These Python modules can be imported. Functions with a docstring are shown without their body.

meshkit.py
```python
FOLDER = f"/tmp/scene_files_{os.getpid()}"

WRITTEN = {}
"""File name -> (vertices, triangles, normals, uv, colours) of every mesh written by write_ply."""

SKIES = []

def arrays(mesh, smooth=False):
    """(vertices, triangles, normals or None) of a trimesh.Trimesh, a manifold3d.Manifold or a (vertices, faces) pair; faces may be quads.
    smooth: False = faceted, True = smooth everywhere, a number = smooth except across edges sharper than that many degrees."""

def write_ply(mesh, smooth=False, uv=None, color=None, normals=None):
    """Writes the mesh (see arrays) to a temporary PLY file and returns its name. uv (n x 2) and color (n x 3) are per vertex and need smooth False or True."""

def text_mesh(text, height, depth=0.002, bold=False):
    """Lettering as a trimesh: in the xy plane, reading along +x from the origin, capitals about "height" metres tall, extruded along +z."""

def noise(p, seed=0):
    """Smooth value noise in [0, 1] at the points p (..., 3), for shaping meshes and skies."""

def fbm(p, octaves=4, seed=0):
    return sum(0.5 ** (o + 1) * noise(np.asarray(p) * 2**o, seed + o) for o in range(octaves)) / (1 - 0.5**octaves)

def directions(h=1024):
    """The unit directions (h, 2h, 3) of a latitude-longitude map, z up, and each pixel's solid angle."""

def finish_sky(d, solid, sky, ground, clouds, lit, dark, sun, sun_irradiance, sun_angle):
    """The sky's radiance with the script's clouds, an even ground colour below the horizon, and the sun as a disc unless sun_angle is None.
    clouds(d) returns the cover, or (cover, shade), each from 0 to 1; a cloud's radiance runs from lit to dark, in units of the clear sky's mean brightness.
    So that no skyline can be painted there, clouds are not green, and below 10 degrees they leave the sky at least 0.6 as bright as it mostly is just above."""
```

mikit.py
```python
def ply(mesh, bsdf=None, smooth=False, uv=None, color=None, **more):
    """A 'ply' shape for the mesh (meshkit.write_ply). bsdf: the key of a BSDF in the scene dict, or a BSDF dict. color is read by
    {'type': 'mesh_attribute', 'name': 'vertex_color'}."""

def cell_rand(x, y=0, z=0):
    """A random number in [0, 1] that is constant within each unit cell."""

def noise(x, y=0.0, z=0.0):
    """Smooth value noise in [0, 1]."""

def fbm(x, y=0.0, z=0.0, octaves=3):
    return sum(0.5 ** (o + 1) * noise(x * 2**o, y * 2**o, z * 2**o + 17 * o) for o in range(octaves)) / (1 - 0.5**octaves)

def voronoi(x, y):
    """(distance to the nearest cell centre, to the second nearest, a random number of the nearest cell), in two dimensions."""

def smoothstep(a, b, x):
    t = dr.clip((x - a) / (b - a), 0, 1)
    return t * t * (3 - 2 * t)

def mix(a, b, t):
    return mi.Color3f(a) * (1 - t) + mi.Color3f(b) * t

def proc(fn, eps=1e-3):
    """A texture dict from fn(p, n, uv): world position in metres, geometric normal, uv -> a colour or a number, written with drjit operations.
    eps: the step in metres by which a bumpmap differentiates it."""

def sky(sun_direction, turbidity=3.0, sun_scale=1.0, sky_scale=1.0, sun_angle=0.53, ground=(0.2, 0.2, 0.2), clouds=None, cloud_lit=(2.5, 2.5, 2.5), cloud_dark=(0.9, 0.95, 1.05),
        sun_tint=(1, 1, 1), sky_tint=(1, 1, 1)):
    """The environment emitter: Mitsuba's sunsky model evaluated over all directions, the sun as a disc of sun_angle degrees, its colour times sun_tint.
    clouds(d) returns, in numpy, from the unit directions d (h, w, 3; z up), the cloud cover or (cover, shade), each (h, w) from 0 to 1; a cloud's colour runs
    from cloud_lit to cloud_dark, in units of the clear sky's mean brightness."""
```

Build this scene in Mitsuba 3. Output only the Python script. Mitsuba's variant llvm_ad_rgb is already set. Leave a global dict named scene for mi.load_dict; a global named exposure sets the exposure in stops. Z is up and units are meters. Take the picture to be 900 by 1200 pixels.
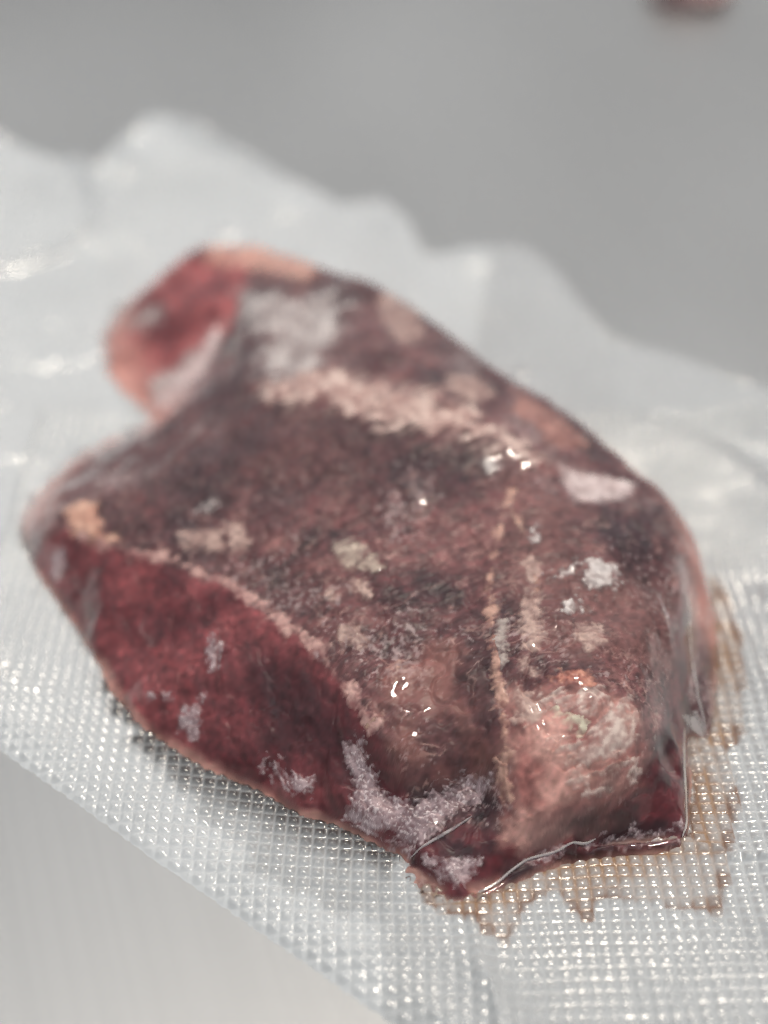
import math
import numpy as np
import trimesh
import shapely
import mitsuba as mi
import mikit, meshkit
from scipy import ndimage
from scipy.interpolate import LinearNDInterpolator, RegularGridInterpolator
from shapely.geometry import Polygon, LineString

T = mi.ScalarTransform4f
MM = 0.001
scene, labels = {}, {}

# ---------------------------------------------------------------- camera, light, exposure
CAM_H, PITCH = 0.170, math.radians(40)
scene['camera'] = {
    'type': 'thinlens', 'fov': 30.0, 'fov_axis': 'x', 'near_clip': 0.01, 'far_clip': 30.0,
    'aperture_radius': 0.0043, 'focus_distance': 0.206,
    'to_world': T().look_at(origin=[0, -CAM_H / math.tan(PITCH), CAM_H], target=[0, 0, 0], up=[0, 0, 1])}
def cloud_cover(d):
    # a full overcast: about three times as bright overhead as at the horizon, with soft cloud lumps
    n = meshkit.fbm(d * np.array([2.2, 2.2, 3.5]) + 5.0, 4, seed=3)
    return np.ones(d.shape[:2]), np.clip(1.0 - np.clip(d[..., 2], 0, 1) + (n - 0.5) * 0.7, 0, 1)
scene['sky'] = mikit.sky((0.16, 0.10, 0.97), turbidity=3, sun_scale=0.3, sun_angle=9, clouds=cloud_cover,
                         cloud_lit=(1.18, 1.25, 1.33), cloud_dark=(0.32, 0.35, 0.38), sun_tint=(0.95, 0.99, 1.05))
exposure = 2.4

# ---------------------------------------------------------------- measured plan of the piece (mm on the table, x right, y away, z up)
#CORE_BEGIN
import numpy as np
from scipy import ndimage
from scipy.interpolate import LinearNDInterpolator, RegularGridInterpolator
from shapely.geometry import Polygon, LineString
LINES = {'ridge': [(-59.56, -15.32, 6.09), (-54.65, -16.98, 10.44), (-45.24, -24.35, 13.05), (-36.08, -28.98, 14.35), (-24.19, -37.48, 15.66), (-12.89, -48.78, 16.53), (-4.95, -60.12, 16.53), (-1.22, -65.51, 15.22), (2.42, -70.0, 12.18)], 'rim2': [(-59.69, -14.24, 6.53), (-54.68, -13.48, 11.31), (-45.68, -20.59, 13.92), (-34.85, -26.82, 15.22), (-22.27, -35.45, 16.53), (-10.32, -47.83, 17.4), (-2.48, -59.25, 17.4), (2.43, -65.89, 15.66), (6.05, -69.58, 12.62)], 'seam': [(22.02, -14.8, 22.62), (19.17, -26.44, 22.19), (16.86, -38.22, 21.75), (15.82, -45.41, 21.31), (16.5, -55.76, 20.88), (17.21, -63.78, 18.7), (17.22, -70.25, 15.22), (16.96, -74.28, 10.88), (16.99, -76.75, 7.4), (17.64, -79.26, 5.5)], 'seamL': [(14.78, -33.24, 20.88), (13.77, -48.38, 20.62), (14.31, -58.18, 19.84), (14.98, -65.84, 17.4), (15.13, -70.54, 13.75), (15.46, -72.46, 9.57)], 'seamR': [(19.98, -46.05, 21.92), (20.03, -56.28, 21.4), (19.79, -64.42, 19.4), (19.48, -71.14, 16.27), (19.17, -75.47, 12.35)], 'bend': [(17.64, -79.26, 5.5), (20.81, -80.19, 5.2), (24.51, -78.36, 5.66), (28.83, -75.71, 7.4), (33.89, -73.35, 7.83), (37.53, -69.74, 10.0), (40.33, -63.68, 11.31)], 'bend_top': [(19.18, -77.31, 10.0), (22.43, -77.65, 10.44), (27.32, -74.98, 11.75), (31.59, -72.63, 13.49), (34.89, -69.09, 14.79), (36.69, -65.06, 16.53)], 'redge': [(47.17, -37.01, 15.22), (45.76, -44.8, 13.49), (43.01, -53.94, 11.75), (40.95, -62.04, 11.31)], 'redgelow': [(51.05, -30.23, 6.96), (48.84, -41.11, 6.0), (46.53, -51.24, 6.0), (45.16, -57.33, 6.0)], 'strip': [(53.98, -27.14, 6.0), (52.14, -36.24, 5.0), (50.81, -44.82, 4.0), (50.34, -53.81, 3.0)], 'sil_r': [(52.34, -26.55, 12.18), (51.75, -20.52, 13.49), (48.37, -11.86, 14.35), (43.15, -5.93, 15.66), (36.52, 2.94, 17.4), (29.45, 10.26, 18.7), (23.54, 15.25, 19.57), (17.5, 20.68, 20.44), (8.22, 33.41, 21.75), (-3.05, 44.63, 22.62)], 'bandcrest': [(-23.37, 13.9, 20.88), (-16.69, 6.75, 23.06), (0.0, -0.19, 25.23), (14.39, -8.2, 25.66), (22.71, -13.57, 24.36)], 'pocket_edge': [(4.07, -79.87, 3.2), (4.99, -82.02, 3.0), (9.41, -84.83, 3.0), (12.95, -84.69, 3.0), (17.81, -81.88, 3.6), (23.98, -78.87, 4.2), (32.46, -77.93, 4.5), (42.02, -76.75, 4.5), (43.67, -68.13, 5.2), (45.0, -58.35, 6.0)], 'lobe_rim': [(-52.27, 63.43, 7.83), (-46.19, 69.3, 11.31), (-39.85, 73.15, 14.35), (-27.41, 69.29, 16.53), (-18.75, 61.57, 18.27), (-9.5, 50.88, 20.88)], 'lobe_base': [(-58.29, 54.16, 3.0), (-56.88, 44.51, 3.0), (-51.86, 35.89, 2.6), (-46.04, 27.66, 2.2)], 'lobe_in': [(-41.38, 28.79, 4.5), (-35.88, 35.85, 7.83), (-32.3, 41.61, 12.18), (-30.5, 49.64, 15.22)], 'bodyL': [(-30.37, 21.33, 14.79), (-33.66, 17.82, 13.92), (-38.49, 10.11, 13.05), (-43.33, 5.92, 11.31), (-50.18, 6.19, 9.13), (-56.27, 5.15, 6.96), (-61.71, -1.13, 5.0), (-63.21, -7.14, 4.0)], 'frostv': [(13.02, -70.02, 7.13), (9.15, -73.07, 5.57), (6.04, -76.39, 5.0), (4.32, -79.0, 3.6)], 'frostR': [(15.54, -71.76, 8.7), (13.27, -74.51, 7.4), (9.62, -76.89, 5.66), (5.97, -79.46, 4.6)], 'frostL': [(13.4, -69.74, 10.0), (8.52, -71.41, 8.26), (3.65, -73.07, 6.53), (0.0, -76.0, 4.5)]}
PTS = [(0.0, -26.44, 22.19), (-13.89, -23.85, 20.01), (-28.27, -20.74, 17.4), (-38.88, -16.42, 15.66), (-46.47, -14.85, 14.35), (-36.85, -8.23, 16.53), (-21.77, -10.3, 20.01), (-7.13, -13.65, 22.62), (7.05, -15.88, 24.36), (15.02, -26.96, 22.62), (0.0, -44.49, 20.44), (-13.34, -37.86, 17.84), (6.28, -53.88, 18.97), (-2.53, -52.94, 18.01), (3.69, -61.79, 16.53), (9.78, -63.43, 16.53), (-7.85, -42.65, 18.7), (8.49, -68.39, 13.05), (11.68, -44.03, 20.01), (25.91, -27.16, 22.79), (25.18, -35.52, 22.88), (32.74, -39.18, 22.62), (25.13, -50.62, 22.79), (30.98, -55.14, 22.01), (39.92, -46.85, 19.14), (24.17, -61.86, 21.92), (29.91, -65.62, 20.71), (37.26, -57.97, 17.84), (23.73, -69.77, 18.27), (29.83, -69.81, 16.53), (22.49, -73.89, 14.09), (29.68, -17.13, 21.75), (35.24, -19.46, 20.01), (40.29, -23.85, 20.01), (46.74, -29.29, 17.4), (35.0, -9.81, 18.7), (-8.16, 31.42, 22.62), (-16.28, 28.82, 20.44), (-24.5, 28.53, 18.7), (0.0, 19.89, 24.36), (10.77, 12.18, 23.93), (-26.0, 49.38, 17.4), (-31.26, 10.51, 15.66), (-28.39, -2.66, 17.84), (-40.75, 52.67, 11.31), (-47.78, 47.8, 6.09), (-43.17, 38.41, 6.09), (40.08, -65.61, 6.0), (35.93, -73.7, 5.4), (43.51, -60.18, 5.39), (30.23, -75.8, 5.2), (25.21, -77.86, 5.0), (17.78, -81.33, 4.8), (10.59, -84.14, 3.8), (8.33, -80.47, 4.6), (14.32, -78.62, 6.0), (-3.72, -67.14, 7.83), (-6.15, -70.35, 6.0), (-8.73, -63.79, 9.57), (-15.18, -61.01, 8.26), (-19.03, -62.19, 5.8), (-25.96, -52.31, 10.0), (-33.67, -42.32, 9.13), (-35.81, -49.88, 5.5), (-46.29, -31.15, 7.83), (-12.46, -67.97, 5.0), (-2.44, -72.94, 5.4), (1.23, -69.57, 6.96), (-24.52, -58.15, 5.0), (-47.39, -35.84, 4.6), (-53.74, -21.33, 6.53)]
OUTLINE = [(-63.98, -11.02), (-61.02, -17.11), (-57.25, -23.19), (-52.36, -30.49), (-47.69, -37.46), (-44.0, -45.42), (-38.77, -51.93), (-34.26, -56.12), (-27.17, -61.35), (-19.13, -65.43), (-12.54, -70.02), (-6.22, -72.33), (-1.23, -75.36), (2.2, -77.44), (3.52, -78.91), (4.81, -81.51), (9.28, -84.19), (13.09, -84.05), (18.07, -80.93), (24.42, -77.29), (33.15, -75.81), (43.86, -74.91), (45.86, -64.13), (47.08, -55.08), (49.81, -56.12), (51.54, -52.29), (53.69, -43.19), (55.48, -31.5), (57.33, -21.05), (55.33, -26.26), (55.61, -19.47), (53.54, -8.81), (48.61, -1.56), (42.63, 8.1), (34.96, 16.06), (29.45, 22.03), (24.38, 26.48), (15.81, 39.92), (4.01, 51.72), (-8.5, 59.88), (-17.75, 70.57), (-26.41, 78.29), (-38.85, 82.15), (-45.19, 78.3), (-55.27, 68.43), (-58.49, 68.62), (-60.34, 58.31), (-57.92, 46.92), (-52.28, 37.06), (-45.63, 28.25), (-48.88, 24.56), (-55.0, 20.38), (-59.93, 14.97), (-64.58, 4.6), (-66.34, -0.36), (-65.35, -7.07)]
BAG_BACK = [(103.02, 16.18), (77.55, 35.51), (62.29, 47.88), (49.02, 55.71), (44.62, 65.24), (38.77, 82.69), (31.72, 92.38), (21.83, 92.77), (9.85, 89.62), (5.71, 105.03), (0.0, 113.59), (-10.36, 111.85), (-32.47, 132.2), (-49.18, 147.82), (-61.18, 154.46), (-67.56, 143.32), (-73.22, 127.06), (-85.0, 135.53), (-100.4, 146.81), (-141.87, 176.08)]
STEP = 0.22
X0, X1, Y0, Y1 = -78.0, 72.0, -94.0, 118.0
gx, gy = np.arange(X0, X1, STEP), np.arange(Y0, Y1, STEP)
GX, GY = np.meshgrid(gx, gy)


def dense(line, step=1.2):
    line = np.asarray(line, float)
    out = [line[:1]]
    for a, b in zip(line[:-1], line[1:]):
        n = max(1, int(np.linalg.norm(b - a) / step))
        out.append(a + (b - a) * (np.arange(1, n + 1) / n)[:, None])
    return np.vstack(out)


def base_height():
    pts = [np.asarray(PTS, float)] + [dense(v) for v in LINES.values()]
    ring = Polygon(OUTLINE).buffer(0)
    ring = max(getattr(ring, 'geoms', [ring]), key=lambda g: g.area)
    for grow, z in ((0, 0.25), (2.5, -2.2), (7, -3.0)):
        c = np.array(ring.buffer(grow).exterior.coords)
        c = dense(c, 1.0)
        pts.append(np.c_[c, np.full(len(c), z)])
    pts.append(np.array([[x, y, -3.0] for x in (X0 - 9, X1 + 9) for y in (Y0 - 9, Y1 + 9)]))
    p = np.vstack(pts)
    _, i = np.unique(np.round(p[:, :2], 1), axis=0, return_index=True)
    p = p[np.sort(i)]
    z = LinearNDInterpolator(p[:, :2], p[:, 2])(GX, GY)
    a, b = ndimage.gaussian_filter(z, 0.6 / STEP), ndimage.gaussian_filter(z, 1.5 / STEP)
    w = np.clip((b - 6) / 8, 0, 1)           # crisp at the thin edges, rounder on the thick body
    return a * (1 - 0.55 * w) + b * 0.55 * w


H0 = base_height()
height_at_ = RegularGridInterpolator((gy, gx), H0, bounds_error=False, fill_value=-3.0)


def height_at(x, y):
    return height_at_(np.stack([y, x], -1))
#CORE_END
FAT = {'rim_line': [(-51.26, -19.44), (-45.33, -24.0), (-36.14, -28.5), (-30.12, -32.45), (-24.25, -36.73), (-18.48, -42.26), (-12.91, -48.25), (-8.87, -53.62), (-5.6, -58.67), (-3.07, -62.72), (-1.47, -64.89)], 'seam_line': [(20.95, -20.24), (18.77, -28.5), (16.88, -38.05), (15.83, -45.3), (16.27, -55.55), (16.87, -63.66), (17.13, -70.05), (16.86, -74.09), (16.72, -77.73)], 'thin1': [(-2.45, -64.48), (-0.24, -63.98), (1.49, -59.18), (2.26, -55.01)], 'thin2': [(20.52, -26.57), (22.85, -35.12), (23.17, -44.41)], 'fat_orange': [(-56.45, -11.48), (-52.76, -9.96), (-47.86, -13.93), (-45.65, -21.09), (-42.27, -24.97), (-48.61, -22.32), (-52.96, -18.54)], 'fat_band': [(-23.19, 10.71), (-16.98, 11.85), (-7.7, 12.41), (-1.51, 5.71), (7.46, 2.48), (16.24, -1.41), (23.14, -8.66), (27.02, -14.59), (21.24, -15.38), (15.65, -12.76), (7.17, -10.0), (0.0, -8.49), (-7.36, -2.59), (-14.98, 2.23), (-21.24, 5.02)], 'fat_a': [(-7.74, -30.65), (-5.15, -30.77), (-1.33, -35.28), (0.26, -37.75), (-0.66, -40.06), (-3.97, -38.61), (-7.32, -37.14)], 'fat_b': [(-10.64, -38.09), (-8.63, -38.2), (-6.82, -41.97), (-6.5, -44.27), (-8.49, -43.48)], 'fat_c': [(-6.88, -39.02), (-3.96, -39.19), (-1.83, -42.25), (-1.68, -44.84), (-4.16, -43.79), (-6.56, -41.56)], 'fat_d': [(-7.07, -48.46), (-3.86, -47.51), (-1.28, -49.87), (-1.26, -52.75), (-3.79, -53.53), (-6.62, -51.14)], 'fat_e': [(21.27, -38.74), (22.67, -37.42), (24.56, -39.97), (24.45, -44.5), (23.44, -53.45), (22.41, -57.25), (20.04, -56.16), (20.25, -49.55)], 'fat_g': [(27.34, -51.55), (30.97, -50.14), (33.15, -53.31), (33.86, -55.25), (29.5, -57.48), (27.52, -55.04)], 'fat_big': [(21.72, -63.78), (24.69, -63.6), (28.98, -62.76), (32.97, -63.41), (36.86, -64.26), (38.77, -64.98), (35.67, -68.79), (36.7, -70.07), (32.4, -72.51), (28.64, -74.4), (25.53, -73.85), (25.92, -71.05), (23.83, -68.47)], 'fat_pale': [(22.38, -64.69), (25.24, -64.36), (28.68, -66.92), (32.14, -67.57), (31.74, -69.0), (27.39, -69.92), (24.43, -68.02)], 'fat_red': [(23.05, -61.33), (28.0, -60.21), (30.83, -63.0), (28.76, -65.37), (24.09, -63.6)], 'fat_f': [(16.22, -49.74), (17.99, -49.51), (18.74, -53.55), (17.92, -59.3), (16.44, -59.7), (16.16, -55.48)], 'fat_h': [(-34.48, -23.52), (-29.54, -22.72), (-26.24, -24.81), (-22.69, -29.21), (-26.13, -29.9), (-32.7, -27.18)], 'fat_i': [(-27.4, -22.74), (-23.75, -23.9), (-20.58, -29.65), (-23.21, -31.77), (-25.17, -27.81)], 'fat_j': [(17.1, -61.15), (19.75, -61.05), (22.81, -65.53), (21.76, -67.61), (18.04, -67.23), (16.7, -64.79)], 'fat_k': [(18.59, -55.93), (20.79, -55.97), (22.52, -60.49), (21.57, -62.25), (18.95, -60.22)], 'fat_back': [(-1.68, 41.42), (5.69, 70.87), (7.96, 22.8), (3.12, 17.36), (-1.61, 27.58)], 'fat_back2': [(10.67, 9.25), (17.01, 12.3), (21.31, 6.41), (16.37, 0.79), (11.19, 2.59)], 'fat_back3': [(23.18, 10.6), (28.97, 5.32), (35.84, -2.8), (33.72, -7.86), (27.72, -7.4), (22.38, 0.4)], 'fat_lobe': [(-45.34, 96.56), (-38.53, 99.39), (-26.17, 96.16), (-12.8, 86.37), (-13.68, 46.51), (-26.7, 58.64), (-38.26, 65.52)]}
PALE = {'pale_s': [(23.17, -41.15), (26.08, -40.55), (30.14, -39.08), (32.9, -38.04), (35.82, -38.93), (35.85, -43.0), (32.12, -45.42), (29.82, -44.66), (28.79, -42.09), (24.58, -42.98)], 'pale_b': [(26.7, -47.62), (28.81, -45.68), (30.66, -46.88), (29.78, -49.19), (27.13, -49.83)], 'sheen_c': [(-31.73, 53.61), (-24.09, 46.96), (-16.93, 42.42), (-9.28, 42.7), (-5.77, 34.75), (-9.57, 23.04), (-10.82, 13.21), (-16.88, 10.16), (-23.43, 14.44), (-22.8, 27.91), (-27.93, 39.15)], 'pale_d': [(22.24, -30.95), (24.0, -30.72), (24.23, -34.29), (22.64, -34.31)], 'pale_e': [(14.84, -15.33), (17.72, -14.27), (19.48, -16.26), (17.12, -18.24)], 'pale_f': [(-31.97, -19.81), (-28.62, -16.66), (-26.71, -18.74), (-29.65, -21.5)], 'pale_g': [(-56.19, 55.62), (-51.81, 59.06), (-45.88, 57.18), (-46.46, 53.47), (-51.94, 51.75)], 'pale_h': [(-50.54, 38.18), (-43.2, 38.57), (-37.72, 42.27), (-36.09, 39.51), (-40.92, 33.22), (-46.18, 30.63)]}
FROST = {'frost_a': [(-27.49, -44.37), (-25.75, -43.59), (-24.69, -47.14), (-24.99, -50.85), (-26.63, -50.62), (-27.68, -47.45)], 'frost_b': [(-32.91, -53.37), (-29.41, -53.45), (-27.6, -53.54), (-27.28, -56.36), (-28.07, -58.14), (-29.17, -58.49), (-32.16, -55.47)], 'frost_c': [(-19.07, -63.16), (-15.16, -63.78), (-12.49, -66.43), (-9.74, -67.06), (-10.25, -68.83), (-13.16, -68.72), (-16.22, -65.66)], 'frost_y': [(-6.2, -64.4), (-2.7, -65.19), (-1.23, -68.13), (0.25, -70.25), (3.65, -72.41), (8.52, -70.73), (12.18, -69.82), (15.88, -71.05), (15.45, -72.02), (13.57, -73.18), (9.68, -75.09), (6.61, -77.72), (4.22, -78.62), (0.61, -76.18), (-3.08, -73.81), (-5.95, -72.01), (-4.93, -69.28)], 'frost_p': [(4.8, -79.63), (8.34, -80.11), (12.52, -79.68), (14.09, -80.03), (13.72, -81.3), (11.68, -82.1), (11.24, -84.14), (7.75, -82.63), (5.4, -80.68)], 'frost_s': [(16.76, -81.55), (22.88, -78.64), (27.85, -76.78), (35.45, -74.55), (42.97, -73.22), (43.23, -74.44), (35.52, -75.41), (27.8, -77.7), (22.85, -79.4)], 'frost_t': [(-37.38, -49.29), (-33.25, -50.83), (-32.94, -51.89), (-36.55, -50.76)], 'frost_u': [(-49.55, -20.59), (-47.28, -23.03), (-54.13, -19.15), (-57.03, -17.29), (-57.0, -21.15), (-54.75, -22.75), (-54.12, -20.11)]}
FOLDS = {'f1': [(45.54, -56.7), (44.56, -62.93), (44.18, -68.14), (43.7, -72.99), (42.57, -75.4)], 'f2': [(49.43, -31.53), (48.84, -38.04), (48.55, -44.71), (48.67, -51.57), (49.94, -55.23)], 'f3': [(3.39, -78.79), (4.81, -78.87), (7.2, -77.84), (10.84, -76.16), (12.79, -74.95)], 'f4': [(13.02, -84.6), (16.73, -81.89), (20.43, -79.52), (25.26, -78.37), (30.43, -76.14)], 'f5': [(3.86, -79.59), (5.03, -81.78), (9.22, -84.76), (13.02, -84.6)]}
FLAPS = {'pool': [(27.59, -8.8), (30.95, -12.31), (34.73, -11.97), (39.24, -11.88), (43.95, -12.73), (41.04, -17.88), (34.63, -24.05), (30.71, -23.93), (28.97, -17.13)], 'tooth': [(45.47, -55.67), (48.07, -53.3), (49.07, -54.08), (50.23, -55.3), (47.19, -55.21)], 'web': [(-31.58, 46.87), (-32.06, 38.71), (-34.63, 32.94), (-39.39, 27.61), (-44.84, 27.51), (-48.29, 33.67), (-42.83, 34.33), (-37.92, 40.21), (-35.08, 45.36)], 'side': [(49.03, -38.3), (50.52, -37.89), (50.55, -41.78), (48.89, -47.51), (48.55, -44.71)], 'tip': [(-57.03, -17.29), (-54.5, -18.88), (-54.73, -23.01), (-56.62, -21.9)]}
REGION = {'pocket': [(3.16, -78.56), (6.02, -77.55), (10.85, -75.78), (16.13, -77.94), (19.4, -79.51), (24.07, -77.46), (28.84, -75.43), (33.88, -73.06), (37.53, -69.57), (39.92, -63.65), (44.31, -49.19), (46.96, -37.66), (49.66, -31.2), (48.57, -42.01), (46.85, -54.43), (43.82, -75.25), (24.09, -78.93), (13.01, -84.99), (9.22, -85.21), (4.55, -82.08)], 'front': [(-1.24, -57.71), (6.32, -52.26), (14.26, -56.6), (16.27, -66.88), (15.89, -71.36), (10.95, -69.88), (4.85, -70.46), (0.61, -66.29)], 'side_shade': [(-20.92, -46.99), (-12.84, -50.58), (-5.58, -60.59), (-1.22, -67.06), (2.43, -71.12), (-2.45, -73.28), (-9.98, -66.11), (-17.76, -62.21), (-21.99, -52.83)], 'bulge': [(17.34, -61.23), (20.5, -64.51), (22.97, -62.61), (28.98, -62.76), (37.25, -64.7), (37.6, -67.53), (34.42, -71.68), (28.74, -75.1), (26.39, -76.17), (22.79, -77.96), (19.38, -79.45), (16.71, -78.55)], 'haze': [(21.09, -18.1), (34.49, -25.09), (46.67, -21.55), (45.52, -38.97), (40.59, -54.9), (29.27, -59.8), (21.01, -56.32), (18.42, -38.39)], 'edge_r': [(49.66, -31.2), (52.01, -22.94), (55.12, -0.0), (58.19, -9.53), (57.35, -22.88), (54.47, -42.91), (50.97, -57.23), (49.48, -55.92), (48.93, -44.33)], 'wedge': [(-5.59, -60.04), (-1.22, -64.96), (3.64, -70.07), (6.08, -71.96), (2.43, -72.23), (-1.23, -68.13), (-5.57, -64.05)], 'dark': [(-42.64, 14.76), (-29.75, 11.95), (-16.55, 3.58), (-2.88, -9.17), (-7.01, -19.47), (-21.15, -20.31), (-31.23, -20.0), (-42.2, -13.53)]}
WRINKLE = {'w1': [(19.61, -63.63), (20.19, -66.15), (21.22, -68.97), (21.61, -71.35), (20.63, -73.3)], 'w2': [(7.65, -60.12), (8.67, -58.49), (10.66, -57.7), (12.61, -57.88)], 'w3': [(41.56, -41.36), (42.77, -45.73), (43.49, -49.34)], 'w4': [(35.16, -8.45), (39.42, -10.66), (43.56, -11.34)], 'w5': [(-5.94, -63.17), (-5.2, -65.19), (-3.71, -67.35)], 'w6': [(-7.46, -65.88), (-2.46, -66.53), (1.82, -68.72)], 'w7': [(24.27, -46.45), (25.04, -51.99)], 'w8': [(-12.75, -54.09), (-11.08, -59.29), (-10.54, -61.38)], 'w9': [(8.52, -73.34), (11.6, -71.79), (13.98, -70.85)], 'w10': [(-26.36, 54.01), (-18.77, 44.92), (-12.06, 49.43)], 'w11': [(-39.74, -9.45), (-33.31, -0.05), (-30.93, 7.3)], 'w12': [(32.78, -74.48), (37.86, -71.4), (42.63, -63.87)], 's1': [(-38.39, -38.56), (-31.02, -48.92), (-25.91, -56.77)], 's2': [(-19.36, -52.32), (-16.53, -59.45), (-15.15, -64.49)], 's3': [(-6.2, -66.08), (-1.23, -67.32), (1.46, -68.41)], 's4': [(-46.35, -30.93), (-41.32, -39.56)], 's5': [(23.74, -71.25), (28.59, -72.72), (29.92, -74.03)]}
STAIN = [(3.37, -80.93), (5.91, -85.86), (12.86, -88.6), (16.34, -92.73), (20.36, -85.45), (23.83, -83.77), (28.07, -88.6), (30.18, -84.47), (36.64, -85.86), (45.73, -87.92), (49.96, -76.55), (52.68, -67.35), (52.15, -59.18), (56.01, -54.04), (59.29, -35.5), (58.71, -23.19), (57.42, -18.87), (47.25, -54.04), (43.95, -74.31), (24.49, -76.55), (13.11, -83.77)]
WET = [(-46.68, -42.25), (-39.81, -54.04), (-32.12, -63.32), (-22.22, -74.31), (-14.45, -80.93), (-5.89, -86.55), (0.59, -87.24), (3.83, -82.36), (3.9, -78.03), (-1.23, -74.31), (-19.19, -64.46), (-34.4, -54.91), (-43.92, -44.13)]

# ---------------------------------------------------------------- helpers
def srgb(r, g, b):
    c = np.array([r, g, b]) / 255.0
    return np.where(c < 0.04045, c / 12.92, ((c + 0.055) / 1.055) ** 2.4)


def fb(x, y, s, o=4, seed=0, z=0.0):
    return meshkit.fbm(np.stack([x * s, y * s, np.full_like(x, 3.3 + z)], -1), o, seed)


def sst(a, b, x):
    t = np.clip((x - a) / (b - a), 0, 1)
    return t * t * (3 - 2 * t)


def signed(shape, x=None, y=None, step=STEP):
    """Signed distance in mm (positive inside) of a plan shape on the grid."""
    x, y = (GX, GY) if x is None else (x, y)
    ins = shapely.contains_xy(shape, x, y)
    return (ndimage.distance_transform_edt(ins) - ndimage.distance_transform_edt(~ins)) * step


def grid_mesh(x, y, z, keep):
    """Triangles of a height grid, for the cells whose corners are all kept; also the used vertex mask."""
    h, w = x.shape
    idx = np.arange(h * w).reshape(h, w)
    cell = keep[:-1, :-1] & keep[1:, :-1] & keep[:-1, 1:] & keep[1:, 1:]
    a, b, c, d = (q[cell] for q in (idx[:-1, :-1], idx[:-1, 1:], idx[1:, 1:], idx[1:, :-1]))
    f = np.vstack([np.stack([a, b, c], 1), np.stack([a, c, d], 1)])
    used = np.unique(f)
    remap = np.full(h * w, -1)
    remap[used] = np.arange(len(used))
    v = np.stack([x.ravel()[used], y.ravel()[used], z.ravel()[used]], 1) * MM
    return trimesh.Trimesh(v, remap[f], process=False), used


def add(key, mesh, bsdf, color=None, smooth=True, **lab):
    scene[key] = mikit.ply(mesh, bsdf, smooth=smooth, color=color)
    if lab:
        labels[key] = lab


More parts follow.
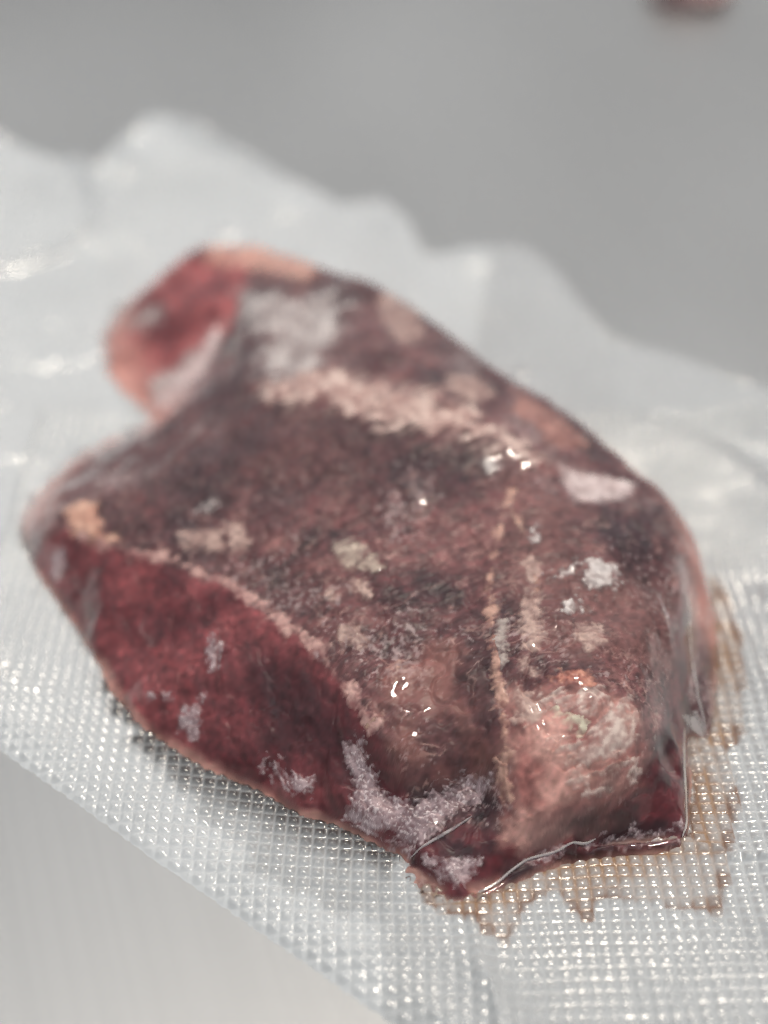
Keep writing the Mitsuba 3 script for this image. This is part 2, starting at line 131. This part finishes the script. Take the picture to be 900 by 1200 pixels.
VC = {'type': 'mesh_attribute', 'name': 'vertex_color'}
def coated(rough, spec=0.5, coat=0.0, **k):
    return {'type': 'twosided', 'b': {'type': 'principled', 'base_color': VC, 'roughness': rough, 'specular': spec, 'clearcoat': coat, 'clearcoat_gloss': 0.9, **k}}
scene['meat_mat'] = coated(0.42, 0.25)
scene['fat_mat'] = coated(0.38, 0.3)
scene['gloss_mat'] = coated(0.2, 0.5)
scene['frost_mat'] = coated(0.5, 0.5)
scene['film_mat'] = {'type': 'thindielectric', 'int_ior': 1.32}
scene['flap_mat'] = {'type': 'principledthin', 'base_color': {'type': 'rgb', 'value': [0.8, 0.77, 0.77]}, 'roughness': 0.25, 'spec_trans': 0.3, 'diff_trans': 0.7, 'eta': 1.4}
scene['sheet_mat'] = {'type': 'twosided', 'b': {'type': 'principled', 'base_color': VC, 'roughness': 0.1, 'specular': 0.9, 'clearcoat': 0.6, 'clearcoat_gloss': 0.95}}

# ---------------------------------------------------------------- worktop
def steel(p, n, uv):
    import drjit as dr
    a = mikit.fbm(p.x * 7 + 3.3, p.y * 4 + 1, 0.0, 3)
    s = mikit.noise((p.x + p.y * 0.35) * 900, (p.y - p.x * 0.35) * 14, 0.0)
    return mi.Color3f(0.54, 0.54, 0.535) * (0.62 + 0.75 * a - 0.16 * mikit.smoothstep(0.05, 0.13, p.x + 0.1 * a) * mikit.smoothstep(0.0, 0.08, p.y) - 0.2 * mikit.smoothstep(0.03, 0.18, p.y - 0.19 - 0.5 * p.x) + 0.03 * (s - 0.5))  # darker right and back left zones: reflections painted into the steel colour
scene['steel_mat'] = {'type': 'twosided', 'b': {'type': 'principled', 'base_color': mikit.proc(steel), 'metallic': 0.75, 'roughness': 0.36, 'specular': 0.5}}
top = trimesh.creation.box((3.0, 3.0, 0.02))
top.apply_translation((0, 0.6, -0.01))
add('worktop', top, 'steel_mat', smooth=False, label='brushed grey stainless steel worktop under the bag', kind='structure')

# ---------------------------------------------------------------- the piece of meat
H = H0.copy()
P3 = np.stack([GX, GY, H0 * 1.1], -1)
def f3(s, scale, o=4, seed=0):
    """Noise in space, so that steep faces are not streaked."""
    return meshkit.fbm((P3 if s is None else P3[s]) * scale + 7.7, o, seed)

body = sst(0.5, 4, H0)
lump = f3(None, 0.10, 3, 1) - 0.5
fine = f3(None, 0.45, 4, 2) - 0.5
pit = -sst(0.55, 0.75, f3(None, 0.8, 3, 15)) - 1.2 * sst(0.03, 0.0, np.abs(f3(None, 0.13, 3, 16) - 0.5))
ang = 0.5 + 0.9 * (f3(None, 0.02, 2, 8) - 0.5)
fu, fv = GX * np.cos(ang) + GY * np.sin(ang), -GX * np.sin(ang) + GY * np.cos(ang)
fibre = meshkit.fbm(np.stack([fu * 0.16, fv * 1.5, H0 * 0.4 + 1], -1), 4, 5) - 0.5
fibre2 = meshkit.fbm(np.stack([fu * 0.35, fv * 3.6, H0 + 9], -1), 3, 6) - 0.5
H += (1 - body) * (f3(None, 0.33, 3, 17) - 0.5) * 3.2 * sst(-1.5, 0.3, H0)
H += body * (lump * 1.9 + fine * 1.0 + fibre * 0.25 + pit * 0.3)

ridge = np.array(LINES['ridge'])
side_poly = Polygon(list(map(tuple, dense(ridge[:, :2]))) + [(6, -80), (-2, -92), (-40, -80), (-75, -40), (-75, -12)]).buffer(0)
side = sst(-0.6, 0.8, signed(side_poly) + (f3(None, 0.4, 3, 11) - 0.5) * 2)
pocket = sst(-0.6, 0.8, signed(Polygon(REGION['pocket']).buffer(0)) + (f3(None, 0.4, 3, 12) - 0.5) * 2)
lobe_poly = Polygon([tuple(p[:2]) for p in LINES['lobe_rim'][:4]] + [tuple(p[:2]) for p in LINES['lobe_in'][::-1]] + [tuple(p[:2]) for p in LINES['lobe_base'][::-1]]).buffer(1.5)
lobe = sst(-1.0, 1.0, signed(lobe_poly))
bulge = sst(-2.0, 3.0, signed(Polygon(REGION['bulge']).buffer(0)) + (f3(None, 0.3, 3, 13) - 0.5) * 4)
haze = sst(-3.0, 3.0, signed(Polygon(REGION['haze']).buffer(0)) + (f3(None, 0.2, 3, 14) - 0.5) * 6)
c1, c2, c3 = f3(None, 0.055, 4, 21), f3(None, 0.22, 4, 22), f3(None, 1.1, 3, 23)
veil = f3(None, 0.16, 5, 24)
def lerp(a, b, t):
    return a + (b - a) * t[..., None]
col = lerp(srgb(58, 31, 35), srgb(114, 71, 71), sst(0.32, 0.68, c1 * 0.5 + veil * 0.5))
col = lerp(np.broadcast_to(col, (*GX.shape, 3)), np.broadcast_to(srgb(146, 106, 102), (*GX.shape, 3)), 0.75 * sst(0.55, 0.8, veil * 0.6 + c2 * 0.4) + 0 * c1)
c4 = f3(None, 0.55, 5, 25)
col = col * (1 + 1.25 * fibre2 + 0.6 * (c3 - 0.5) + 0.95 * (c4 - 0.5))[..., None]
vein = np.abs(meshkit.fbm(np.stack([fu * 0.12, fv * 0.3, H0 * 0.3 + 4], -1), 4, 27) - 0.5)
vein2 = np.abs(meshkit.fbm(np.stack([fu * 0.3, fv * 0.35, H0 * 0.3 + 6], -1), 4, 28) - 0.5)
pale = np.broadcast_to(srgb(186, 150, 142), col.shape)
col = lerp(col, pale, 0.45 * sst(0.022, 0.004, vein) * sst(0.45, 0.6, c2) + 0.4 * sst(0.018, 0.003, vein2) * sst(0.5, 0.62, c1))
fleck = f3(None, 1.7, 3, 29)
clus = f3(None, 0.09, 4, 30)
col = lerp(col, np.broadcast_to(srgb(196, 176, 176), col.shape), 0.45 * sst(0.70, 0.82, fleck + 1.0 * (clus - 0.5)))
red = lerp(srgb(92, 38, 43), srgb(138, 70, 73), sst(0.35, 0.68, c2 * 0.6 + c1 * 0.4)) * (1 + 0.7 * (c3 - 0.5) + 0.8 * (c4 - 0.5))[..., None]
sdark = sst(-2.0, 4.0, signed(Polygon(REGION['side_shade']).buffer(0)) + (c2 - 0.5) * 8)
red = lerp(red, np.broadcast_to(srgb(56, 20, 26), red.shape), 0.88 * sdark)  # shade of the recess under the front ridge, put into the colour
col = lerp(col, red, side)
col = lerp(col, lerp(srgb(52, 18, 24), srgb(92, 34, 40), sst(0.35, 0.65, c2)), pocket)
col = lerp(col, lerp(srgb(104, 36, 40), srgb(172, 92, 92), sst(0.4, 0.62, 0.5 * c1 + 0.5 * c2)), lobe)
pk = lerp(srgb(156, 100, 95), srgb(206, 158, 148), sst(0.35, 0.65, c2 * 0.7 + veil * 0.3))
col = lerp(col, pk, bulge * 0.95)
col = lerp(col, np.broadcast_to(srgb(126, 88, 84), col.shape), haze * 0.5 * sst(0.3, 0.6, c1))
dark = sst(-4.0, 5.0, signed(Polygon(REGION['dark']).buffer(0)) + (c1 - 0.5) * 14)
col = lerp(col, col * 0.5 + srgb(50, 22, 27) * 0.3, dark * 0.75)
col = np.clip(col * (1 + 1.5 * (f3(None, 0.9, 4, 18) - 0.5))[..., None], 0.004, 1)
front = sst(-3.0, 3.0, signed(Polygon(REGION['front']).buffer(0)) + (c2 - 0.5) * 8)
col = lerp(col, np.broadcast_to(srgb(150, 102, 94), col.shape), front * (0.1 + 0.45 * sst(0.4, 0.65, veil)))
rim = sst(10.0, 2.0, signed(Polygon(OUTLINE).buffer(0)) + (c2 - 0.5) * 5) * sst(-14, -4, GY + 0.0 * GX + 0.25 * (GX + 60))
col = lerp(col, np.broadcast_to(srgb(206, 150, 140), col.shape), rim * 0.75)
edge = sst(2.2, 0.3, H0)                       # the thin trimmed edge is paler
col = lerp(col, np.broadcast_to(srgb(206, 160, 148), col.shape), edge * 0.8)
col = np.clip(col, 0.005, 0.9)
m, used = grid_mesh(GX, GY, H, H0 > -1.9)
add('meat', m, 'meat_mat', col.reshape(-1, 3)[used], label='dark red frozen slab of raw meat sealed in the clear bag', category='meat')

# fat, pale patches, painted film sheen and frost: thin raised pieces whose ragged edges run out under the meat surface
made = {}
TOP = H.copy()
def piece(name, shape, tint_a, tint_b, mat, thick=0.45, rag=1.6, grain=0.5, gscale=1.2, seed=0, edge_k=0.22, relief=0.12, fade=1.6, fib=0.0, speck=None, **lab):
    x0, y0, x1, y1 = shape.bounds
    i0, i1 = np.searchsorted(gy, [y0 - 3, y1 + 3])
    j0, j1 = np.searchsorted(gx, [x0 - 3, x1 + 3])
    up = 2                                              # twice as fine as the meat underneath
    def fine_grid(a):
        a = a[i0:i1, j0:j1]
        q = np.mgrid[0:a.shape[0] - 1:1 / up, 0:a.shape[1] - 1:1 / up]
        return ndimage.map_coordinates(a, q, order=1)
    x, y, h, fi = fine_grid(GX), fine_grid(GY), fine_grid(H), fine_grid(fibre)
    under = np.stack([fine_grid(col[..., k]) for k in range(3)], -1)
    p = np.stack([x, y, fine_grid(H0) * 1.1], -1)
    nz = lambda sc, o, sd_: meshkit.fbm(p * sc + 7.7, o, sd_)
    sd = signed(shape, x, y, STEP / up)
    n1, n2 = nz(0.35, 4, seed + 31), nz(gscale, 3, seed + 57)
    v = sd + (n1 - 0.5) * 3.2 * rag + (n2 - 0.5) * 3.2 * grain + fib * fi * 9
    z = h + np.clip(v * edge_k, -0.35, thick) - 0.02 + (n2 - 0.5) * relief * np.clip(v, 0, 1)
    t = sst(0.3, 0.7, n1 * 0.5 + n2 * 0.5)
    c = lerp(np.asarray(tint_a), np.asarray(tint_b), t) * (0.9 + 0.2 * n2[..., None])
    if speck is not None:
        n3 = nz(3.0, 2, seed + 91)
        g = sst(0.55, 0.72, n3)
        c = lerp(c, np.broadcast_to(np.asarray(speck), c.shape), g)
        z = z + 0.10 * g * np.clip(v + 0.3, 0, 1)
    else:
        c = c * (0.94 + 0.12 * nz(2.6, 2, seed + 92))[..., None]
    k = v > -0.6
    if not k.any():
        return
    rows, cols = i0 + np.minimum((np.arange(x.shape[0]) // up), i1 - i0 - 1), j0 + np.minimum((np.arange(x.shape[1]) // up), j1 - j0 - 1)
    np.maximum.at(TOP, (rows[:, None], cols[None, :]), np.where(k, z, -9))
    mesh, used = grid_mesh(x, y, z, k)
    c = lerp(under, c, sst(-0.1, fade, v) * (0.7 + 0.3 * t))
    made[name] = made.get(name, -1) + 1
    key = f'meat__{name}' + (f'_{made[name]:03d}' if made[name] else '')
    add(key, mesh, mat, np.clip(c, 0, 0.9).reshape(-1, 3)[used], **lab)

def strip(pts, w):
    return LineString(pts).buffer(w)
A, B = srgb(150, 105, 98), srgb(206, 168, 150)
piece('fat_seam', strip(FAT['rim_line'], 1.15), srgb(166, 116, 113), srgb(204, 166, 158), 'fat_mat', 0.3, 1.2, 0.15, seed=1, fade=1.3, edge_k=0.15, relief=0.06, fib=0.3, label='pink line of fat along the front rim')
piece('fat_seam', strip(FAT['seam_line'], 0.9), srgb(150, 102, 92), srgb(200, 160, 144), 'fat_mat', 0.3, 1.2, 0.2, seed=2, fade=1.2, edge_k=0.15, relief=0.05, fib=0.3, label='orange seam of fat running down the middle')
for k, n in enumerate(('thin1', 'thin2')):
    piece('fat_seam', strip(FAT[n], 0.4), A, B, 'fat_mat', 0.3, 0.8, 0.5, seed=3 + k)
tints = {'fat_orange': (srgb(196, 134, 114), srgb(224, 182, 160)), 'fat_band': (srgb(176, 134, 127), srgb(224, 200, 190)), 'fat_pale': (srgb(196, 186, 166), srgb(226, 220, 198)),
         'fat_red': (srgb(170, 90, 76), srgb(206, 150, 130)), 'fat_f': (srgb(160, 148, 142), srgb(182, 170, 164)), 'fat_big': (srgb(166, 134, 128), srgb(222, 204, 195)),
         'fat_a': (srgb(150, 128, 118), srgb(196, 180, 166)), 'fat_lobe': (srgb(190, 130, 115), srgb(222, 180, 165)), 'fat_back3': (srgb(150, 100, 92), srgb(190, 140, 128))}
for k, n in enumerate(q for q in FAT if q.startswith('fat_')):
    a, b = tints.get(n, (srgb(146, 112, 107), srgb(194, 166, 156)))
    big = n in ('fat_band', 'fat_big')
    piece('fat_patch', Polygon(FAT[n]).buffer(0), a, b, 'fat_mat', 0.3, 3.0 if big else 1.0, 0.7 if big else 0.5, seed=10 + k, fade=3.4 if big else 1.6, fib=1.3 if n == 'fat_band' else 0.8 if big else 0.3, edge_k=0.15, relief=0.08)
for k, n in enumerate(PALE):
    piece('pale_and_sheen_patch', Polygon(PALE[n]).buffer(0), srgb(150, 134, 132), srgb(214, 206, 204), 'fat_mat', 0.3, 2.2 if n == 'sheen_c' else 1.0, 1.5, 1.3, seed=40 + k, fade=1.8, fib=1.0 if n == 'sheen_c' else 0.2)  # the large back patch is film gloss painted as pale streaks
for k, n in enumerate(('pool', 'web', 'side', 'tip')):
    piece('pale_and_sheen_patch', Polygon(FLAPS[n]).buffer(0), srgb(200, 178, 176), srgb(222, 206, 205), 'gloss_mat', 0.35, 0.5, 0.15, 0.8, seed=50 + k, fade=2.2)  # film sheen painted on the meat as soft-edged pale pieces
for k, n in enumerate(FROST):
    piece('frost_patch', Polygon(FROST[n]).buffer(0), srgb(132, 108, 113), srgb(176, 154, 158), 'frost_mat', 0.14, 1.0, 0.7, 1.6, seed=60 + k, fade=1.3, relief=0.06, edge_k=0.12, speck=srgb(222, 208, 210))

# ---------------------------------------------------------------- the vacuum bag
BAG = Polygon([(-190, 42), (-58.8, -58.9), (-6.7, -98.8), (60, -150), (190, -70), *BAG_BACK])
OUT = Polygon(OUTLINE).buffer(0)
stain_p, wet_p = Polygon(STAIN).buffer(0), Polygon(WET).buffer(0.3).union(OUT)
PX, PY = 1.95, 1.85
def sheet_z(x, y):
    dist = np.hypot((x + 2) / 1.0, (y - 5) / 1.5)
    far = sst(58, 105, dist)
    z = 0.5 + far * 9.0 * (fb(x, y, 0.03, 3, 71) - 0.25) + sst(60, 130, y + 0.6 * x) * 2.5 + 1.6 * (fb(x, y, 0.05, 2, 72) - 0.2) * sst(38, 80, dist)
    for seed, s_, amp in ((73, 0.018, 2.6), (70, 0.03, 1.6), (69, 0.05, 0.7)):
        crease = np.abs(fb(x + 0.4 * y, y, s_, 2, seed) - 0.5) / s_
        z = z + amp * np.exp(-(crease / 1.1) ** 1.3) * (0.25 + 0.75 * far) * sst(42, 70, dist)
    for bx, by, r, amp in ((67, -24, 3.2, 2.4), (29, 44, 2.2, 1.6), (-38, 99, 2.5, 2.0), (74, -12, 2.5, 1.4)):   # puckers where the film lifts
        z = z + amp * np.exp(-((x - bx) ** 2 + (1.6 * (y - by)) ** 2) / r ** 2)
    e = (x + 58.8) * 0.609 + (y + 58.9) * 0.793          # distance in from the front left edge
    e = e - 1.6 * fb(x, y, 0.04, 2, 64) - 0.5 * fb(x, y, 0.25, 2, 63)
    f = sst(0.0, 5.0, e)
    return -0.12 + (np.maximum(z, 0.3) + 0.12) * f + 0.5 * np.exp(-((e - 1.3) / 0.9) ** 2) * fb(x, y, 0.12, 2, 62)
def warp(x, y):
    return (x + 1.8 * (fb(x, y, 0.03, 2, 74) - 0.5) * 2 + 0.5 * (fb(x, y, 0.11, 2, 66) - 0.5),
            y + 1.8 * (fb(x, y, 0.03, 2, 75) - 0.5) * 2 + 0.06 * np.minimum(x, 0) + 0.5 * (fb(x, y, 0.11, 2, 67) - 0.5))
def emboss(x, y):
    wx, wy = warp(x, y)
    u, v = np.abs((wx / PX) % 1 - 0.5) * 2, np.abs((wy / PY) % 1 - 0.5) * 2
    first = (1 - np.maximum(u, v) ** 1.8) * 0.52
    c, s_ = math.cos(0.07), math.sin(0.07)
    u, v = np.abs(((wx * c + wy * s_) / PX) % 1 - 0.5) * 2, np.abs(((wy * c - wx * s_) / PY) % 1 - 0.5) * 2
    second = (1 - np.maximum(u, v) ** 2.5) * 0.07
    squash = 0.85 + 0.5 * sst(0.3, 0.65, fb(x, y, 0.07, 3, 76))
    return (first + second) * squash + 0.07 * fb(x, y, 0.7, 2, 65)
def sheet(x0, x1, y0, y1, step):
    x, y = np.meshgrid(np.arange(x0, x1 + step / 2, step), np.arange(y0, y1 + step / 2, step))
    wav = 1.6 * fb(x, y, 0.04, 2, 64) + 0.5 * fb(x, y, 0.25, 2, 63)
    inb = shapely.contains_xy(BAG, x, y) & ((x + 58.8) * 0.609 + (y + 58.9) * 0.793 > wav - 0.3) & ~shapely.contains_xy(OUT.buffer(-4), x, y)
    em = emboss(x, y)
    z = sheet_z(x, y) + em * sst(0.5, 3, (x + 58.8) * 0.609 + (y + 58.9) * 0.793)
    z = z - 1.3 * sst(-0.2, 1.2, signed(OUT, x, y, step)) * (z > 0.2)        # pressed down under the meat
    n, g = fb(x, y, 0.3, 3, 77), fb(x, y, 0.25, 3, 78)
    c = np.broadcast_to(srgb(188, 192, 195), (*x.shape, 3)) * (0.84 + 0.32 * fb(x, y, 0.05, 4, 79)[..., None])
    wx, wy = warp(x, y)
    groove = sst(0.55, 0.95, np.maximum(np.abs((wx / PX) % 1 - 0.5), np.abs((wy / PY) % 1 - 0.5)) * 2)
    def cellwise(shape, a):
        sd = signed(shape, x, y, step) + (n - 0.5) * a
        qx, qy = x + ((np.floor(wx / PX) + 0.5) * PX - wx), y + ((np.floor(wy / PY) + 0.5) * PY - wy)
        f = RegularGridInterpolator((y[:, 0], x[0]), sd, bounds_error=False, fill_value=None)
        return 0.6 * sd + 0.4 * f(np.stack([qy, qx], -1))
    sd = cellwise(stain_p, 4)
    near = sst(-9, 0, signed(OUT, x, y, step))
    c = lerp(c, np.broadcast_to(srgb(164, 142, 126), c.shape), sst(-0.3, 0.5, sd) * (0.34 + 0.5 * groove + 0.3 * near) * (0.6 + 0.6 * sst(0.35, 0.6, g)))
    c = lerp(c, np.broadcast_to(srgb(120, 86, 66), c.shape), np.exp(-((sd - 0.7) / 0.8) ** 2) * sst(0.32, 0.5, g) * (0.55 + 0.4 * groove))
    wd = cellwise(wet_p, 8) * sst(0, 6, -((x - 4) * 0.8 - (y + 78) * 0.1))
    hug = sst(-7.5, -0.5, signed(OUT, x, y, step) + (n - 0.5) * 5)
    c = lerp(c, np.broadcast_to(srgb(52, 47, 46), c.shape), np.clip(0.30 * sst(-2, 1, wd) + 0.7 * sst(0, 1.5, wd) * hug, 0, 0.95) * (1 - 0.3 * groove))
    mesh, used = grid_mesh(x, y, z, inb)
    return mesh, np.ascontiguousarray(c).reshape(-1, 3)[used]
m, c = sheet(-68, 84, -108, 30, 0.24)
m2, c2_ = sheet(-190, 190, 30, 156, 0.6)
m3, c3_ = sheet(-190, -68, -108, 30, 0.6)
m4, c4_ = sheet(84, 190, -108, 30, 0.6)
add('vacuum_bag', trimesh.util.concatenate([m, m2, m3, m4]), 'sheet_mat', np.vstack([c, c2_, c3_, c4_]), label='embossed translucent plastic vacuum bag lying on the steel worktop around the meat', category='bag')

# clear film drawn tight over the meat
fs = 2
fx, fy, fh = GX[::fs, ::fs], GY[::fs, ::fs], TOP[::fs, ::fs]
fh = ndimage.maximum_filter(fh, 3)
sm = ndimage.gaussian_filter(fh, 0.6 / (STEP * fs))
film = np.maximum(fh + 0.2, sm + 0.2) + 0.16 * fb(fx, fy, 0.25, 3, 91) + 0.15 * fb(fx * 0.25 + fy * 0.15, fy - fx * 0.5, 0.8, 2, 92)
for pts in WRINKLE.values():                          # creases standing up in the film
    d = shapely.distance(LineString(pts), shapely.points(fx, fy))
    film += 0.75 * np.exp(-(d / 0.75) ** 2)
film = np.maximum(ndimage.gaussian_filter(film, 0.3 / (STEP * fs)), fh + 0.15)
film = np.maximum(film, 0.3)
keep = signed(OUT.buffer(2.2), fx, fy, STEP * fs) > 0
m, used = grid_mesh(fx, fy, film, keep)
add('vacuum_bag__clear_film', m, 'film_mat', label='clear glossy film drawn tight over the meat')

def tube(pts, r, lift):
    p = dense(np.array(pts), 0.4)
    p = np.c_[ndimage.gaussian_filter1d(p, 2, axis=0, mode='nearest'), np.zeros(len(p))]
    zi = RegularGridInterpolator((gy, gx), np.maximum(H, 0.4), bounds_error=False, fill_value=0.4)
    p[:, 2] = ndimage.gaussian_filter1d(zi(p[:, [1, 0]]), 2, mode='nearest') + lift
    n = len(p)
    r = r * (0.4 + 1.3 * fb(p[:, 0], p[:, 1], 0.35, 2, 98))
    rr = r * np.minimum(1, np.minimum(np.arange(n), np.arange(n)[::-1]) / 6 + 0.15)
    t = np.gradient(p, axis=0); t /= np.linalg.norm(t, axis=1)[:, None]
    s = np.cross(t, [0, 0, 1]); s /= np.linalg.norm(s, axis=1)[:, None]
    b = np.cross(s, t)
    a = np.arange(10) / 10 * 2 * np.pi
    v = p[:, None] + rr[:, None, None] * (np.cos(a)[None, :, None] * s[:, None] + np.sin(a)[None, :, None] * b[:, None] * 1.3)
    i = np.arange(n - 1)[:, None] * 10; j = np.arange(10)[None]; k = (j + 1) % 10
    f = np.vstack([np.stack(q, -1).reshape(-1, 3) for q in ((i + j, i + k, i + 10 + k), (i + j, i + 10 + k, i + 10 + j))])
    e = [[0, q + 1, q] for q in range(1, 9)] + [[(n - 1) * 10, (n - 1) * 10 + q, (n - 1) * 10 + q + 1] for q in range(1, 9)]
    mesh = trimesh.Trimesh(v.reshape(-1, 3) * MM, np.vstack([f, e]), process=False)
    mesh.fix_normals()
    return mesh
for k, pts in enumerate((FOLDS['f1'], FOLDS['f2'], FOLDS['f3'], FOLDS['f4'])):
    add('vacuum_bag__film_fold' + (f'_{k:03d}' if k else ''), tube(pts, 0.16, 0.36), 'flap_mat')
for k, (n, pts) in enumerate((('tooth', FLAPS['tooth']),)):
    sh = Polygon(pts).buffer(0).buffer(-1.0).buffer(2.0).buffer(-1.0)
    if sh.is_empty:
        sh = Polygon(pts).buffer(0)
    x0, y0, x1, y1 = sh.bounds
    x, y = np.meshgrid(np.arange(x0 - 1, x1 + 1, 0.3), np.arange(y0 - 1, y1 + 1, 0.3))
    sd = signed(sh.buffer(0.4), x, y, 0.3)
    zi = RegularGridInterpolator((gy, gx), ndimage.gaussian_filter(H, 1.5 / STEP), bounds_error=False, fill_value=0.4)
    z = zi(np.stack([y, x], -1)) + 0.45 + 0.9 * (1 - np.exp(-np.maximum(sd, 0) / 1.5)) + 0.3 * fb(x, y, 0.3, 3, 97)
    m, used = grid_mesh(x, y, z, sd > -0.2)
    add('vacuum_bag__film_flap' + (f'_{k:03d}' if k else ''), m, 'flap_mat')

# a pale out-of-focus lump added for a pinkish reflection far back on the worktop
ico = trimesh.creation.icosphere(subdivisions=4)
v = ico.vertices * np.array([13, 12, 5.5])
v *= (0.75 + 0.5 * meshkit.fbm(ico.vertices * 1.6 + 4, 3, 5))[:, None]
w = meshkit.fbm(ico.vertices * 2.2 + 9, 3, 6)
c = lerp(srgb(166, 126, 125)[None], srgb(192, 172, 171)[None], sst(0.45, 0.62, w))
add('reflection_lump', trimesh.Trimesh((v + np.array([98, 258, 4])) * MM, ico.faces, process=False), 'fat_mat', c, label='small blurred pink lump added for a reflection far back on the worktop', category='meat scrap')
